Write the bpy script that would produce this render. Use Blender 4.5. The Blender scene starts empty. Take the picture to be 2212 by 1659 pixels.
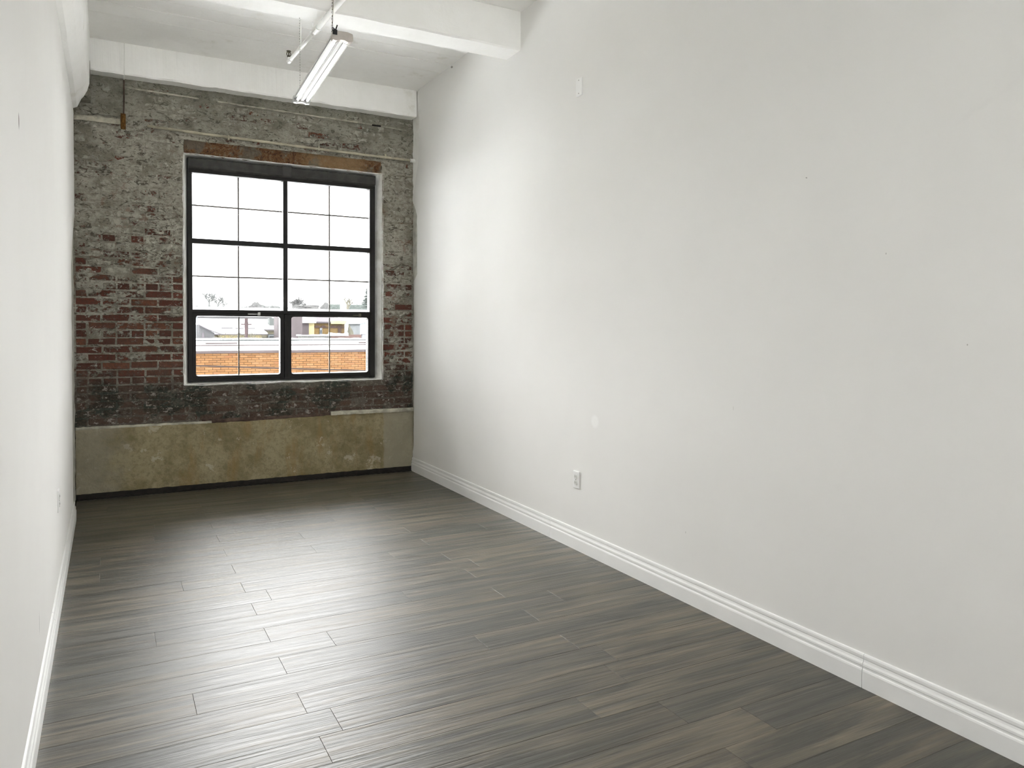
import bpy, bmesh, math, random
from mathutils import Vector, Matrix, noise
R = random.Random(7)
sc = bpy.context.scene
C = sc.collection
PI = math.pi

# ------------------------------------------------------------------ camera
cam_d = bpy.data.cameras.new('camera'); cam = bpy.data.objects.new('camera', cam_d); C.objects.link(cam)
F_PX, YAW, PITCH, ROLL, CY = 1622.1, 0.4929, -0.0252, 0.0055, 747.4
cam_d.sensor_fit = 'HORIZONTAL'; cam_d.sensor_width = 36; cam_d.lens = F_PX*36/2212
cam_d.shift_y = (CY-829.5)/2212
cam_d.clip_start = 0.02; cam_d.clip_end = 2000
s, c = math.sin(YAW), math.cos(YAW); sp, cp = math.sin(PITCH), math.cos(PITCH); sr, cr = math.sin(ROLL), math.cos(ROLL)
fw = Vector((s*cp, c*cp, sp)); up0 = Vector((-s*sp, -c*sp, cp)); rt0 = Vector((c, -s, 0))
rt = rt0*cr+up0*sr; up = up0*cr-rt0*sr
m = Matrix((rt, up, -fw)).transposed().to_4x4(); m.translation = (0, 0, 1.45)
cam.matrix_world = m
sc.camera = cam

# ------------------------------------------------------------------ light and exposure
SKY = 27.0                                                          # radiance of the overcast sky
TUBE = 1.0                                                         # radiance of the fluorescent tubes
w = bpy.data.worlds.new('overcast_sky'); sc.world = w; w.use_nodes = True
bgn = w.node_tree.nodes['Background']; bgn.inputs[0].default_value = (1.0, 0.985, 0.985, 1); bgn.inputs[1].default_value = SKY
vs = sc.view_settings; vs.view_transform = 'Standard'; vs.look = 'None'; vs.gamma = 1; vs.use_curve_mapping = False
vs.exposure = 0.36
sc.cycles.max_bounces = 14; sc.cycles.diffuse_bounces = 10; sc.cycles.glossy_bounces = 5; sc.cycles.transparent_max_bounces = 12
sc.cycles.caustics_reflective = True; sc.cycles.caustics_refractive = False
sc.cycles.sample_clamp_indirect = 30; sc.cycles.use_denoising = True
sc.cycles.sample_clamp_direct = 2.2; sc.cycles.pixel_filter_type = 'BLACKMAN_HARRIS'; sc.cycles.filter_width = 1.1
def portal(name, loc, sx, sy, rot):
    d = bpy.data.lights.new(name, 'AREA'); d.shape = 'RECTANGLE'; d.size = sx; d.size_y = sy
    d.cycles.is_portal = True
    o = bpy.data.objects.new(name, d); o.location = loc; o.rotation_euler = rot; C.objects.link(o)
portal('window_portal', (1.48, 7.42, 1.94), 1.75, 2.05, (-PI/2, 0, 0))
portal('fill_window_portal', (1.25, -3.76, 1.85), 1.1, 1.8, (PI/2, 0, 0))  # portal of the window added for fill light

# ------------------------------------------------------------------ constants of the room (metres)
XL, XR, YB, ZC, YN = -0.237, 2.687, 7.146, 3.765, -3.6

# ------------------------------------------------------------------ material helpers
class NT:
    def __init__(s, name):
        s.m = bpy.data.materials.new(name); s.m.use_nodes = True; s.t = s.m.node_tree; s.n = s.t.nodes
        s.p = s.n['Principled BSDF']; s.o = s.n['Material Output']
    def node(s, typ, **k):
        n = s.n.new(typ)
        for a, v in k.items(): setattr(n, a, v)
        return n
    def set(s, sock, v):
        if isinstance(v, bpy.types.NodeSocket): s.t.links.new(v, sock)
        elif hasattr(v, '__len__') and len(v) == 3 and sock.type == 'RGBA': sock.default_value = (*v, 1)
        else: sock.default_value = v
    def pos(s): return s.node('ShaderNodeNewGeometry').outputs['Position']
    def mapv(s, v, scale=(1, 1, 1), loc=(0, 0, 0)):
        n = s.node('ShaderNodeMapping'); s.set(n.inputs[0], v); n.inputs['Scale'].default_value = scale
        s.set(n.inputs['Location'], loc); return n.outputs[0]
    def noise(s, v, scale, detail=4, rough=0.6, dist=0.0):
        n = s.node('ShaderNodeTexNoise'); s.set(n.inputs['Vector'], v); n.inputs['Scale'].default_value = scale
        n.inputs['Detail'].default_value = detail; n.inputs['Roughness'].default_value = rough; n.inputs['Distortion'].default_value = dist
        return n.outputs[0]
    def math(s, op, a, b=0.0, c_=None, clamp=False):
        n = s.node('ShaderNodeMath', operation=op, use_clamp=clamp); s.set(n.inputs[0], a); s.set(n.inputs[1], b)
        if c_ is not None: s.set(n.inputs[2], c_)
        return n.outputs[0]
    def rng(s, v, a, b, c_=0.0, d=1.0):
        n = s.node('ShaderNodeMapRange', interpolation_type='SMOOTHSTEP'); s.set(n.inputs[0], v)
        for i, x in enumerate((a, b, c_, d)): n.inputs[i+1].default_value = x
        return n.outputs[0]
    def mix(s, f, a, b, mode='MIX'):
        n = s.node('ShaderNodeMix', data_type='RGBA', blend_type=mode); s.set(n.inputs[0], f)
        s.set(n.inputs[6], a); s.set(n.inputs[7], b); return n.outputs[2]
    def ramp(s, f, stops, interp='LINEAR'):
        n = s.node('ShaderNodeValToRGB'); s.set(n.inputs[0], f); r = n.color_ramp; r.interpolation = interp
        while len(r.elements) < len(stops): r.elements.new(0.5)
        for e, (p, col) in zip(r.elements, stops): e.position = p; e.color = (*col, 1)
        return n.outputs[0]
    def xyz(s, v):
        n = s.node('ShaderNodeSeparateXYZ'); s.set(n.inputs[0], v); return n.outputs
    def bump(s, h, strength, dist=0.01):
        n = s.node('ShaderNodeBump'); s.set(n.inputs['Height'], h); n.inputs['Strength'].default_value = strength
        n.inputs['Distance'].default_value = dist; s.t.links.new(n.outputs[0], s.p.inputs['Normal'])
    def fin(s, col, rough=0.6, metal=0.0, spec=0.5):
        s.set(s.p.inputs['Base Color'], col); s.set(s.p.inputs['Roughness'], rough); s.p.inputs['Metallic'].default_value = metal
        s.p.inputs['Specular IOR Level'].default_value = spec; return s.m

def plain(name, col, rough=0.6, metal=0.0, spec=0.5, var=0.12, scale=8, bump=0.0):
    k = NT(name); p = k.pos(); n = k.noise(p, scale, 5)
    col2 = k.mix(k.rng(n, .3, .7), tuple(x*(1-var) for x in col), tuple(min(1, x*(1+var)) for x in col))
    if bump: k.bump(k.noise(p, scale*6, 4), bump, .004)
    return k.fin(col2, rough, metal, spec)

def mat_wall(name, col, marks=(), rough=0.55, streak=0.0):
    k = NT(name); p = k.pos(); n = k.noise(p, 1.3, 3)
    cc = k.mix(k.rng(n, .3, .7), tuple(x*.975 for x in col), col)
    for (y, z, ry, rz, tilt, dark) in marks:                        # scuffs and nail marks on the drywall
        o = k.xyz(p); dy = k.math('SUBTRACT', o[1], y); dz = k.math('SUBTRACT', o[2], z)
        a, b = math.cos(tilt), math.sin(tilt)
        u = k.math('ADD', k.math('MULTIPLY', dy, a/ry), k.math('MULTIPLY', dz, b/ry))
        v = k.math('SUBTRACT', k.math('MULTIPLY', dz, a/rz), k.math('MULTIPLY', dy, b/rz))
        d = k.math('ADD', k.math('MULTIPLY', u, u), k.math('MULTIPLY', v, v))
        if 0 < dark < .2: d = k.math('ADD', d, k.math('MULTIPLY', k.noise(p, 11, 5), 2.2)); d = k.math('SUBTRACT', d, 1.0)
        f = k.rng(d, -.6 if 0 < dark < .2 else .2, 1.0, abs(dark), 0.0)
        cc = k.mix(f, cc, (.12, .11, .10) if dark > 0 else (.95, .95, .94))
    k.bump(k.noise(p, 160, 3), .06, .003)
    return k.fin(cc, .85, 0, .15)

WHITE = (.825, .818, .80)
M = {}
M['wall_r'] = mat_wall('painted_drywall_right', WHITE, [(3.046, .367, .003, .008, 0, .35), (2.296, 2.108, .006, .003, .4, .6), (1.908, 1.746, .003, .005, 0, .4), (2.713, 1.059, .0025, .014, 0, .2), (1.584, 1.396, .003, .004, 0, .5), (6.155, 3.743, .03, .012, .3, .7), (1.53, 2.24, .16, .022, -.45, .06), (3.897, .86, .05, .05, 0, -.4)])
M['wall_l'] = mat_wall('painted_drywall_left', WHITE, [(2.748, 2.07, .012, .03, 0, .95), (3.3, .33, .012, .05, 0, .3)])
M['white'] = mat_wall('white_paint', WHITE)
M['trim'] = plain('semi_gloss_white_trim', (.86, .86, .85), .32, 0, .5, .02, 3)
def mat_concrete():
    k = NT('painted_rough_plaster'); p = k.pos()
    n = k.noise(p, 6, 6); f = k.noise(p, 45, 4)
    cc = k.mix(k.rng(n, .35, .75), (.93, .925, .905), (.90, .895, .87))
    cc = k.mix(k.rng(k.noise(p, 2.2, 5, .7), .60, .72), cc, (.82, .81, .765))
    k.bump(k.math('ADD', n, k.math('MULTIPLY', f, .3)), .35, .012)
    return k.fin(cc, .7, 0, .25)
M['plaster'] = mat_concrete()

def mat_brick():
    k = NT('old_red_brick_with_paint_residue'); p = k.pos(); x, y, z = k.xyz(p)
    g = k.node('ShaderNodeNewGeometry'); oi = k.node('ShaderNodeObjectInfo')
    r = k.math('FRACT', k.math('ADD', g.outputs['Random Per Island'], k.math('MULTIPLY', oi.outputs['Random'], 7.31)))
    base = k.ramp(r, [(0, (0.142, 0.048, 0.033)), (.25, (0.193, 0.062, 0.041)), (.5, (0.115, 0.046, 0.033)), (.7, (0.175, 0.075, 0.049)), (.86, (0.220, 0.085, 0.049)), (1, (0.120, 0.060, 0.046))], 'CONSTANT')
    fine = k.noise(p, 55, 5, .7)
    base = k.mix(k.rng(fine, .35, .66, 0, .75), base, (0.101, 0.061, 0.047))
    # whitish plaster left on the face, denser high on the wall and brick by brick
    n = k.math('ADD', k.math('MULTIPLY', k.noise(k.mapv(p, (1, 1, 1.6)), 7, 6, .68), .62), k.math('MULTIPLY', k.noise(k.mapv(p, (1, 1, 1.5)), 32, 5, .7), .38))
    bias = k.rng(z, 1.35, 2.55, -.03, .135)
    bias = k.math('ADD', bias, k.rng(x, 2.30, 2.42, 0, .04))
    bias = k.math('ADD', bias, k.math('MULTIPLY', k.math('SUBTRACT', k.math('FRACT', k.math('MULTIPLY', r, 13.7)), .5), .17))
    sm = k.rng(k.math('ADD', n, bias), .50, .585)
    pl = k.mix(k.rng(k.noise(p, 22, 4), .35, .65), (.265, .25, .20), (.46, .44, .375))
    pl = k.mix(k.rng(k.noise(k.mapv(p, (1, 1, 1.9)), 12, 8, .72, 1.6), .55, .60, 0, .85), pl, (.085, .076, .056))
    cc = k.mix(sm, base, pl)
    cc = k.mix(k.rng(k.noise(k.mapv(p, (1, 1, 1.4)), 17, 7, .75, .8), .615, .65, 0, .85), cc, (.56, .54, .48))
    # dark band of old paint under the window
    dk = k.math('MULTIPLY', k.rng(k.math('ADD', z, k.math('MULTIPLY', k.noise(p, 4, 3), .35)), 1.05, 1.30, 1, 0), 1)
    dcol = k.mix(k.rng(k.noise(p, 3.1, 4), .51, .57), (.085, .060, .045), (.032, .040, .030))
    dcol = k.mix(k.rng(fine, .40, .62, .0, .6), dcol, (.12, .098, .078))
    wht = k.rng(k.noise(k.mapv(p, (1, 1, 1.5)), 12, 6, .74), .565, .60)
    dcol = k.mix(wht, dcol, (.36, .33, .29))
    cc = k.mix(k.math('MULTIPLY', dk, .88), cc, dcol)
    k.bump(k.math('ADD', fine, k.math('MULTIPLY', sm, .6)), 1.0, .016)
    return k.fin(cc, .88, 0, .2)
M['brick'] = mat_brick()
def mat_mortar():
    k = NT('lime_mortar_and_old_plaster'); p = k.pos(); x, y, z = k.xyz(p)
    n = k.noise(p, 5, 6, .7); f = k.noise(k.mapv(p, (1, 1, 1.6)), 28, 6, .7)
    cc = k.mix(k.rng(n, .36, .60), (.26, .245, .195), (.45, .43, .365))
    cc = k.mix(k.rng(f, .46, .64, .0, .5), cc, (.17, .155, .118))
    cc = k.mix(k.rng(k.noise(k.mapv(p, (1, 1, 1.9)), 12, 8, .72, 1.6), .55, .60, 0, .85), cc, (.085, .076, .056))
    cc = k.mix(k.rng(k.noise(p, 13, 5, .7), .60, .68), cc, (0.580, 0.558, 0.493))
    up_ = k.math('MULTIPLY', k.rng(z, 3.0, 3.45), .45)
    cc = k.mix(up_, cc, (0.174, 0.174, 0.138))
    red = k.math('MULTIPLY', k.rng(k.noise(p, 9, 5, .7), .57, .64), k.rng(z, 3.4, 2.2))
    cc = k.mix(k.math('MULTIPLY', red, .55), cc, (.20, .105, .07))
    dk = k.rng(k.math('ADD', z, k.math('MULTIPLY', k.noise(p, 4, 3), .35)), 1.05, 1.30, 1, 0)
    dcol = k.mix(k.rng(k.noise(p, 3.1, 4), .51, .57), (.105, .088, .070), (.030, .040, .032))
    dcol = k.mix(k.rng(f, .52, .60), dcol, (.24, .21, .17))
    cc = k.mix(k.math('MULTIPLY', dk, .9), cc, dcol)
    k.bump(k.math('ADD', n, f), 1.0, .022)
    return k.fin(cc, .92, 0, .15)
M['mortar'] = mat_mortar()
def mat_parapet():
    k = NT('stained_ochre_cement_render'); p = k.pos(); x, y, z = k.xyz(p)
    n = k.noise(p, 4, 6, .7); f = k.noise(p, 30, 5, .7)
    cc = k.mix(k.rng(n, .38, .62), (0.219, 0.181, 0.094), (0.325, 0.281, 0.169))
    cc = k.mix(k.rng(f, .45, .65, 0, .5), cc, (0.150, 0.122, 0.065))
    st = k.noise(k.mapv(p, (1, 1, .25)), 5, 5, .6)
    cc = k.mix(k.math('MULTIPLY', k.rng(st, .54, .66), .6), cc, (0.250, 0.169, 0.069))
    cc = k.mix(k.math('MULTIPLY', k.rng(k.noise(p, 6, 6, .75), .60, .63), .7), cc, (0.450, 0.400, 0.300))
    xr = k.rng(k.math('ADD', x, k.math('MULTIPLY', n, .06)), 2.405, 2.425)
    cc = k.mix(k.math('MULTIPLY', xr, .7), cc, (0.312, 0.294, 0.225))
    gr = k.rng(k.math('ADD', k.math('SUBTRACT', .18, x), k.math('MULTIPLY', k.noise(p, 6, 4), .5)), .25, .5)
    cc = k.mix(k.math('MULTIPLY', gr, .6), cc, (0.275, 0.256, 0.200))
    k.bump(k.math('ADD', n, f), .7, .012)
    return k.fin(cc, .9, 0, .2)
M['render'] = mat_parapet()
def mat_lintel():
    k = NT('rusty_stone_lintel'); p = k.pos(); x, y, z = k.xyz(p)
    n = k.noise(p, 26, 6, .75, 1.0)
    cc = k.ramp(n, [(.36, (0.048, 0.029, 0.021)), (.47, (0.163, 0.077, 0.036)), (.55, (0.211, 0.119, 0.057)), (.66, (0.221, 0.212, 0.171))])
    cc = k.mix(k.math('MULTIPLY', k.rng(x, 1.5, 1.75), k.rng(x, 2.32, 2.1, 0, .55)), cc, (0.384, 0.258, 0.131))
    cc = k.mix(k.math('MULTIPLY', k.rng(k.noise(p, 5, 4), .50, .60), .6), cc, (0.163, 0.160, 0.131))
    k.bump(n, 1.0, .02); return k.fin(cc, .9, 0, .2)
M['lintel'] = mat_lintel()
M['reveal'] = plain('limewashed_reveal', (.90, .885, .82), .8, 0, .2, .2, 6, .5)
M['ledge'] = plain('grey_ledge_mortar', (.40, .38, .31), .9, 0, .2, .3, 14, .6)
M['ledge_dark'] = plain('dark_ledge_brick', (.085, .058, .045), .9, 0, .2, .4, 18, .6)
M['black_gap'] = plain('black_gap_fill', (.018, .015, .012), .8, 0, .3, .3, 20)  # black for gaps; also paints the shade along the wall foot
M['frame'] = plain('dark_bronze_window_frame', (.007, .006, .005), .5, 0, .25, .25, 12)
M['blind'] = plain('charcoal_head_cover', (.045, .043, .040), .6, 0, .25, .25, 14)
M['muntin'] = plain('thin_grey_muntin', (.030, .024, .02), .6, 0, .2, .1, 5)
M['metal'] = plain('grey_metal', (.30, .30, .28), .35, 1.0, .5, .1, 9)
M['chain'] = plain('tarnished_chain', (.09, .085, .06), .5, .6, .5, .2, 40)
M['black'] = plain('black_plastic', (.012, .012, .011), .5, 0, .4, .1, 9)
M['lampw'] = plain('white_enamelled_steel', (.58, .58, .57), .35, 0, .3, .02, 3)
M['lampend'] = plain('galvanised_end_plate', (.50, .46, .42), .4, .5, .5, .08, 20)
M['rust'] = plain('rust_brown_bracket', (.15, .075, .02), .85, 0, .2, .5, 40, .6)
M['conduit'] = plain('dirty_cream_pipe_paint', (.40, .37, .28), .65, 0, .3, .25, 7, .3)
M['socket'] = plain('outlet_plastic', (.70, .70, .67), .35, 0, .5, .02, 3)
M['slot'] = plain('slot_and_shade_dark', (.06, .06, .06), .5)  # outlet slots, and the painted shade lines on the lamp
k = NT('fluorescent_tube'); k.p.inputs['Emission Color'].default_value = (1, 1, .97, 1); k.p.inputs['Emission Strength'].default_value = TUBE; M['tube'] = k.fin((.9, .9, .9), .3)
k = NT('window_glass')
tr = k.node('ShaderNodeBsdfTransparent'); tr.inputs[0].default_value = (.97, .98, .975, 1)
gl = k.node('ShaderNodeBsdfGlossy'); gl.inputs['Roughness'].default_value = .02
fr = k.node('ShaderNodeFresnel'); fr.inputs[0].default_value = 1.45; mx = k.node('ShaderNodeMixShader')
k.t.links.new(fr.outputs[0], mx.inputs[0]); k.t.links.new(tr.outputs[0], mx.inputs[1]); k.t.links.new(gl.outputs[0], mx.inputs[2]); k.t.links.new(mx.outputs[0], k.o.inputs[0])
M['glass'] = k.m

def mat_plank():
    k = NT('grey_oak_vinyl_plank'); oi = k.node('ShaderNodeObjectInfo'); r = oi.outputs['Random']
    p = k.pos(); cb = k.node('ShaderNodeCombineXYZ')
    k.set(cb.inputs[0], k.math('MULTIPLY', r, 37.0)); k.set(cb.inputs[1], k.math('MULTIPLY', r, 91.0))
    ad = k.node('ShaderNodeVectorMath', operation='ADD'); k.set(ad.inputs[0], p); k.set(ad.inputs[1], cb.outputs[0]); q = ad.outputs[0]
    tone = k.math('FRACT', k.math('MULTIPLY', r, 17.3))
    base = k.ramp(tone, [(0, (0.114, 0.099, 0.070)), (.25, (0.141, 0.120, 0.084)), (.45, (0.090, 0.085, 0.067)), (.62, (0.158, 0.134, 0.093)), (.80, (0.063, 0.065, 0.051)), (1, (0.128, 0.106, 0.074))])
    g1 = k.noise(k.mapv(q, (.40, 4.6, 1)), 3.2, 5, .58, .7)
    g2 = k.noise(k.mapv(q, (.55, 13, 1)), 3.2, 4, .58, .3)
    g3 = k.noise(k.mapv(q, (3, 90, 1)), 3.5, 4, .6, .2)
    cc = k.mix(k.rng(g1, .38, .56, .85, 0), base, (0.045, 0.047, 0.037))
    cc = k.mix(k.rng(g1, .52, .68, 0, .6), cc, (0.209, 0.177, 0.125))
    cc = k.mix(k.rng(g2, .36, .60, .55, 0), cc, (0.049, 0.045, 0.035))
    cc = k.mix(k.rng(g3, .40, .62, .18, 0), cc, (0.051, 0.044, 0.033))
    h = k.math('ADD', k.math('MULTIPLY', g1, .6), k.math('ADD', k.math('MULTIPLY', g2, 1.0), k.math('MULTIPLY', g3, .06)))
    k.bump(h, .50, .0065)
    return k.fin(cc, k.rng(g2, .3, .7, .35, .47), 0, .56)
M['plank'] = mat_plank()

# ------------------------------------------------------------------ object helpers
def link(name, me, mat, parent=None, loc=None, kind=None):
    o = bpy.data.objects.new(name, me); C.objects.link(o)
    if mat is not None and not me.materials: me.materials.append(mat)
    if parent is not None: o.parent = parent
    if loc is not None: o.location = loc
    if kind: o['kind'] = kind
    return o
def mesh(name, vs_, fs, smooth=False):
    me = bpy.data.meshes.new(name); me.from_pydata([tuple(v) for v in vs_], [], fs); me.update()
    if smooth:
        for f in me.polygons: f.use_smooth = True
    return me
def tag(o, label=None, cat=None, group=None, kind=None):
    if label: o['label'] = label
    if cat: o['category'] = cat
    if group: o['group'] = group
    if kind: o['kind'] = kind
    return o
def thing(name, loc, label, cat, group=None):
    o = bpy.data.objects.new(name, None); o.location = loc; o.empty_display_size = .1; C.objects.link(o)
    return tag(o, label, cat, group)
class MB:
    """collects shapes, then links them as ONE mesh"""
    def __init__(s): s.v = []; s.f = []
    def box(s, x0, x1, y0, y1, z0, z1):
        b = len(s.v); s.v += [(x, y, z) for z in (z0, z1) for y in (y0, y1) for x in (x0, x1)]
        s.f += [tuple(b+i for i in q) for q in ((0, 2, 3, 1), (4, 5, 7, 6), (0, 1, 5, 4), (2, 6, 7, 3), (0, 4, 6, 2), (1, 3, 7, 5))]; return s
    def prism(s, prof, a, b_, axis=1):
        """closed 2-D profile swept along an axis; the profile is in the other two axes in order"""
        n = len(prof); b = len(s.v)
        for t in (a, b_):
            for p in prof:
                q = list(p); q.insert(axis, t); s.v.append(tuple(q))
        for i in range(n): j = (i+1) % n; s.f.append((b+i, b+j, b+n+j, b+n+i))
        s.f += [tuple(range(b+n-1, b-1, -1)), tuple(range(b+n, b+2*n))]; return s
    def tube(s, pts, r, seg=8, cap=True):
        pts = [Vector(p) for p in pts]; rs = r if hasattr(r, '__len__') else [r]*len(pts); b = len(s.v)
        for i, p in enumerate(pts):
            d = (pts[min(i+1, len(pts)-1)]-pts[max(i-1, 0)]).normalized()
            a = Vector((0, 0, 1)) if abs(d.z) < .9 else Vector((1, 0, 0)); u = d.cross(a).normalized(); v = d.cross(u)
            for k_ in range(seg):
                t = 2*PI*k_/seg; s.v.append(tuple(p+(u*math.cos(t)+v*math.sin(t))*rs[i]))
        for i in range(len(pts)-1):
            for k_ in range(seg):
                a0 = b+i*seg+k_; a1 = b+i*seg+(k_+1) % seg; s.f.append((a0, a1, a1+seg, a0+seg))
        if cap: s.f += [tuple(range(b+seg-1, b-1, -1)), tuple(range(b+(len(pts)-1)*seg, b+len(pts)*seg))]
        return s
    def torus(s, c_, R_, r, nrm=(0, 1, 0), seg=16, st=6, sz=1.0):
        n = Vector(nrm).normalized(); a = Vector((0, 0, 1)) if abs(n.z) < .9 else Vector((1, 0, 0)); u = n.cross(a).normalized(); v = n.cross(u); b = len(s.v); c_ = Vector(c_)
        for i in range(seg):
            t = 2*PI*i/seg; d = u*math.cos(t)+v*math.sin(t)*1.0; ctr = c_+(u*math.cos(t)*R_+v*math.sin(t)*R_*sz)
            for j in range(st):
                q = 2*PI*j/st; s.v.append(tuple(ctr+d*(r*math.cos(q))+n*(r*math.sin(q))))
        for i in range(seg):
            for j in range(st):
                i2 = (i+1) % seg; j2 = (j+1) % st; s.f.append((b+i*st+j, b+i2*st+j, b+i2*st+j2, b+i*st+j2))
        return s
    def add(s, vs_, fs): b = len(s.v); s.v += list(vs_); s.f += [tuple(b+i for i in f) for f in fs]; return s
    def build(s, name, mat, parent=None, loc=(0, 0, 0), smooth=False, bevel=0, kind=None):
        off = Vector(loc)
        me = mesh(name, [tuple(Vector(v)-off) for v in s.v] if loc != (0, 0, 0) else s.v, s.f, smooth)
        o = link(name, me, mat, parent, None, kind)
        if parent is None and loc != (0, 0, 0): o.location = loc
        if bevel: md = o.modifiers.new('bevel', 'BEVEL'); md.width = bevel; md.segments = 2; md.limit_method = 'ANGLE'
        return o
def child(mb, name, mat, par, **k):
    """build a mesh given in world coordinates as a child of an Empty placed at par.location"""
    o = mb.build(name, mat, None, **k); o.parent = par
    P = par; off = Vector((0, 0, 0))
    while P is not None: off += P.location; P = P.parent
    o.location = Vector(o.location)-off
    return o
def fb(x, y, z, sc_=1.0, oct_=4): return noise.fractal(Vector((x*sc_, y*sc_, z*sc_)), 1.0, 2.0, oct_, noise_basis='PERLIN_ORIGINAL')

# ------------------------------------------------------------------ FLOOR
floor = MB().box(XL-.3, XR+.3, YN-.1, YB+.3, -.30, -.0105).build('floor', M['black_gap'], kind='structure')
PW, PL = .18, 1.22
def plank_mesh(L):
    e = .0003; t = .012; b = .0012
    v = [(x, y, -t) for x, y in ((e, e), (L-e, e), (L-e, PW-e), (e, PW-e))]
    v += [(x, y, -.0006) for x, y in ((e, e), (L-e, e), (L-e, PW-e), (e, PW-e))]
    v += [(x, y, 0) for x, y in ((b, b), (L-b, b), (L-b, PW-b), (b, PW-b))]
    f = [(8, 9, 10, 11)]+[(i, (i+1) % 4, (i+1) % 4+4, i+4) for i in range(4)]+[(i+4, (i+1) % 4+4, (i+1) % 4+8, i+8) for i in range(4)]
    me = mesh('plank', v, f); me.materials.append(M['plank']); return me
pm_cache = {}
phase = {21: 1.165, 23: 1.165, 15: .18, 25: .26, 9: 1.95, 7: 1.60, 5: .9, 3: .3, 11: 1.5, 13: .9, 17: .75, 19: .35, 27: 1.5, 29: .6, 31: 1.2}
Y0 = 7.125-39*PW                                                    # plank rows run across the room
row0 = round((YN-Y0)/PW)
for i in range(-20, 40):
    y = 3.705+(i-15)*PW+.18*0
    if y < YN-.05 or y > 7.06: continue
    ph = .645 if i % 2 == 0 else phase.get(i, R.uniform(0, PL))
    x = ph-math.ceil((ph-XL)/PL)*PL
    yw = PW
    while x < XR:
        a, b = max(x, XL-.005), min(x+PL, XR+.005)
        if b-a > .02:
            key = round(b-a, 3)
            if key not in pm_cache: pm_cache[key] = plank_mesh(b-a)
            link('plank', pm_cache[key], None, floor, (a, y, 0))
        x += PL
MB().box(XL, XR, 7.085, YB+.2, -.0105, .004).build('gap_floor_strip', M['black_gap'], floor)  # black strip painted in for the dark gap at the wall foot

# ------------------------------------------------------------------ SIDE WALLS (drywall with ragged far ends, plastered masonry behind)
def sidewall(name, x0, sgn, mat, edge, ztop, ynear):
    """sheet of drywall from ynear to edge(z); sgn -1: the room lies to its right"""
    nz = 60; v = []; f = []; th = .016
    for i in range(nz+1):
        z = ztop*i/nz; e = edge(z)
        v += [(x0, ynear, z), (x0, e-.015, z), (x0+sgn*.004, e, z), (x0+sgn*th, e+.001, z)]
    for i in range(nz):
        for j in range(3):
            a = i*4+j; q = (a, a+1, a+5, a+4); f.append(q if sgn < 0 else q[::-1])
    me = mesh(name, v, f); o = link(name, me, mat, kind='structure'); return o
def right_edge(z):
    if z > 2.68: return YB-.03-.15*min(1, max(0, (z-2.75)/.35))+.006*fb(1, 0, z, 6)
    b = 7.005 if z > 1.95 else 7.085
    if 2.55 < z: b += (z-2.55)/.13*.10
    if z < .25: b = 7.11
    return b+.014*fb(3, 2, z, 7)
def left_edge(z):
    if z > 2.35: return 7.05+.02*fb(5, 0, z, 6)
    b = 6.35 if z < 1.9 else 6.35+(z-1.9)/.45*.70
    return b+.05*fb(8, 0, z, 5)
wr = sidewall('wall_right', XR, 1, M['wall_r'], right_edge, ZC+.05, YN)
wl = sidewall('wall_left', XL, -1, M['wall_l'], left_edge, 3.17, YN)
def strip(x0, y0, y1, z0, z1, sgn, par, name, mat, amp=.006):
    ny, nz = 30, 120; v = []; f = []
    for i in range(nz+1):
        for j in range(ny+1):
            y = y0+(y1-y0)*j/ny; z = z0+(z1-z0)*i/nz
            v.append((x0+sgn*(-amp*fb(y, 3, z, 9)), y, z))
    for i in range(nz):
        for j in range(ny):
            a = i*(ny+1)+j; q = (a, a+1, a+ny+2, a+ny+1); f.append(q if sgn < 0 else q[::-1])
    return link(name, mesh(name, v, f, True), mat, par)
M['strip'] = plain('raw_grey_plaster_edge', (.52, .515, .47), .9, 0, .2, .25, 9, .6)
strip(XR+.014, 6.9, YB+.2, 0, 2.68, 1, wr, 'plaster_edge', M['strip'])
strip(XR+.012, 6.9, YB+.2, 2.68, 3.77, 1, wr, 'painted_edge', M['plaster'])
strip(XL-.014, 6.2, YB+.2, 0, 3.3, -1, wl, 'plaster_edge', M['strip'])
MB().box(XR+.03, XR+.3, YN, YB+.4, -.1, ZC+.3).build('masonry', M['mortar'], wr)
MB().box(XL-.3, XL-.03, YN, YB+.4, -.1, ZC+.3).build('masonry', M['mortar'], wl)

# baseboards: ogee profile, pieces butt-jointed
def board_prof(x0, sgn):
    p = [(0, 0), (.016, 0), (.0165, .070), (.015, .076), (.0115, .080), (.0115, .086), (.0135, .090), (.0130, .098), (.0085, .106), (.0065, .114), (.0085, .119), (.0085, .129), (.0065, .135), (0, .138)]
    q = [(x0+sgn*a, b) for a, b in p]; return q if sgn < 0 else q[::-1]
for nm, x0, sg, cuts in (('baseboard_right', XR, -1, (YN, -.47, 1.97, 4.409, 7.10)), ('baseboard_left', XL, 1, (YN, -.9, 1.54, 3.98, 6.42))):
    root = bpy.data.objects.new(nm, None); C.objects.link(root); root['kind'] = 'structure'
    for a, b in zip(cuts, cuts[1:]):
        MB().prism(board_prof(x0, sg), a+.0012, b-.0012, 1).build('board', M['trim'], root)

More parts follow.
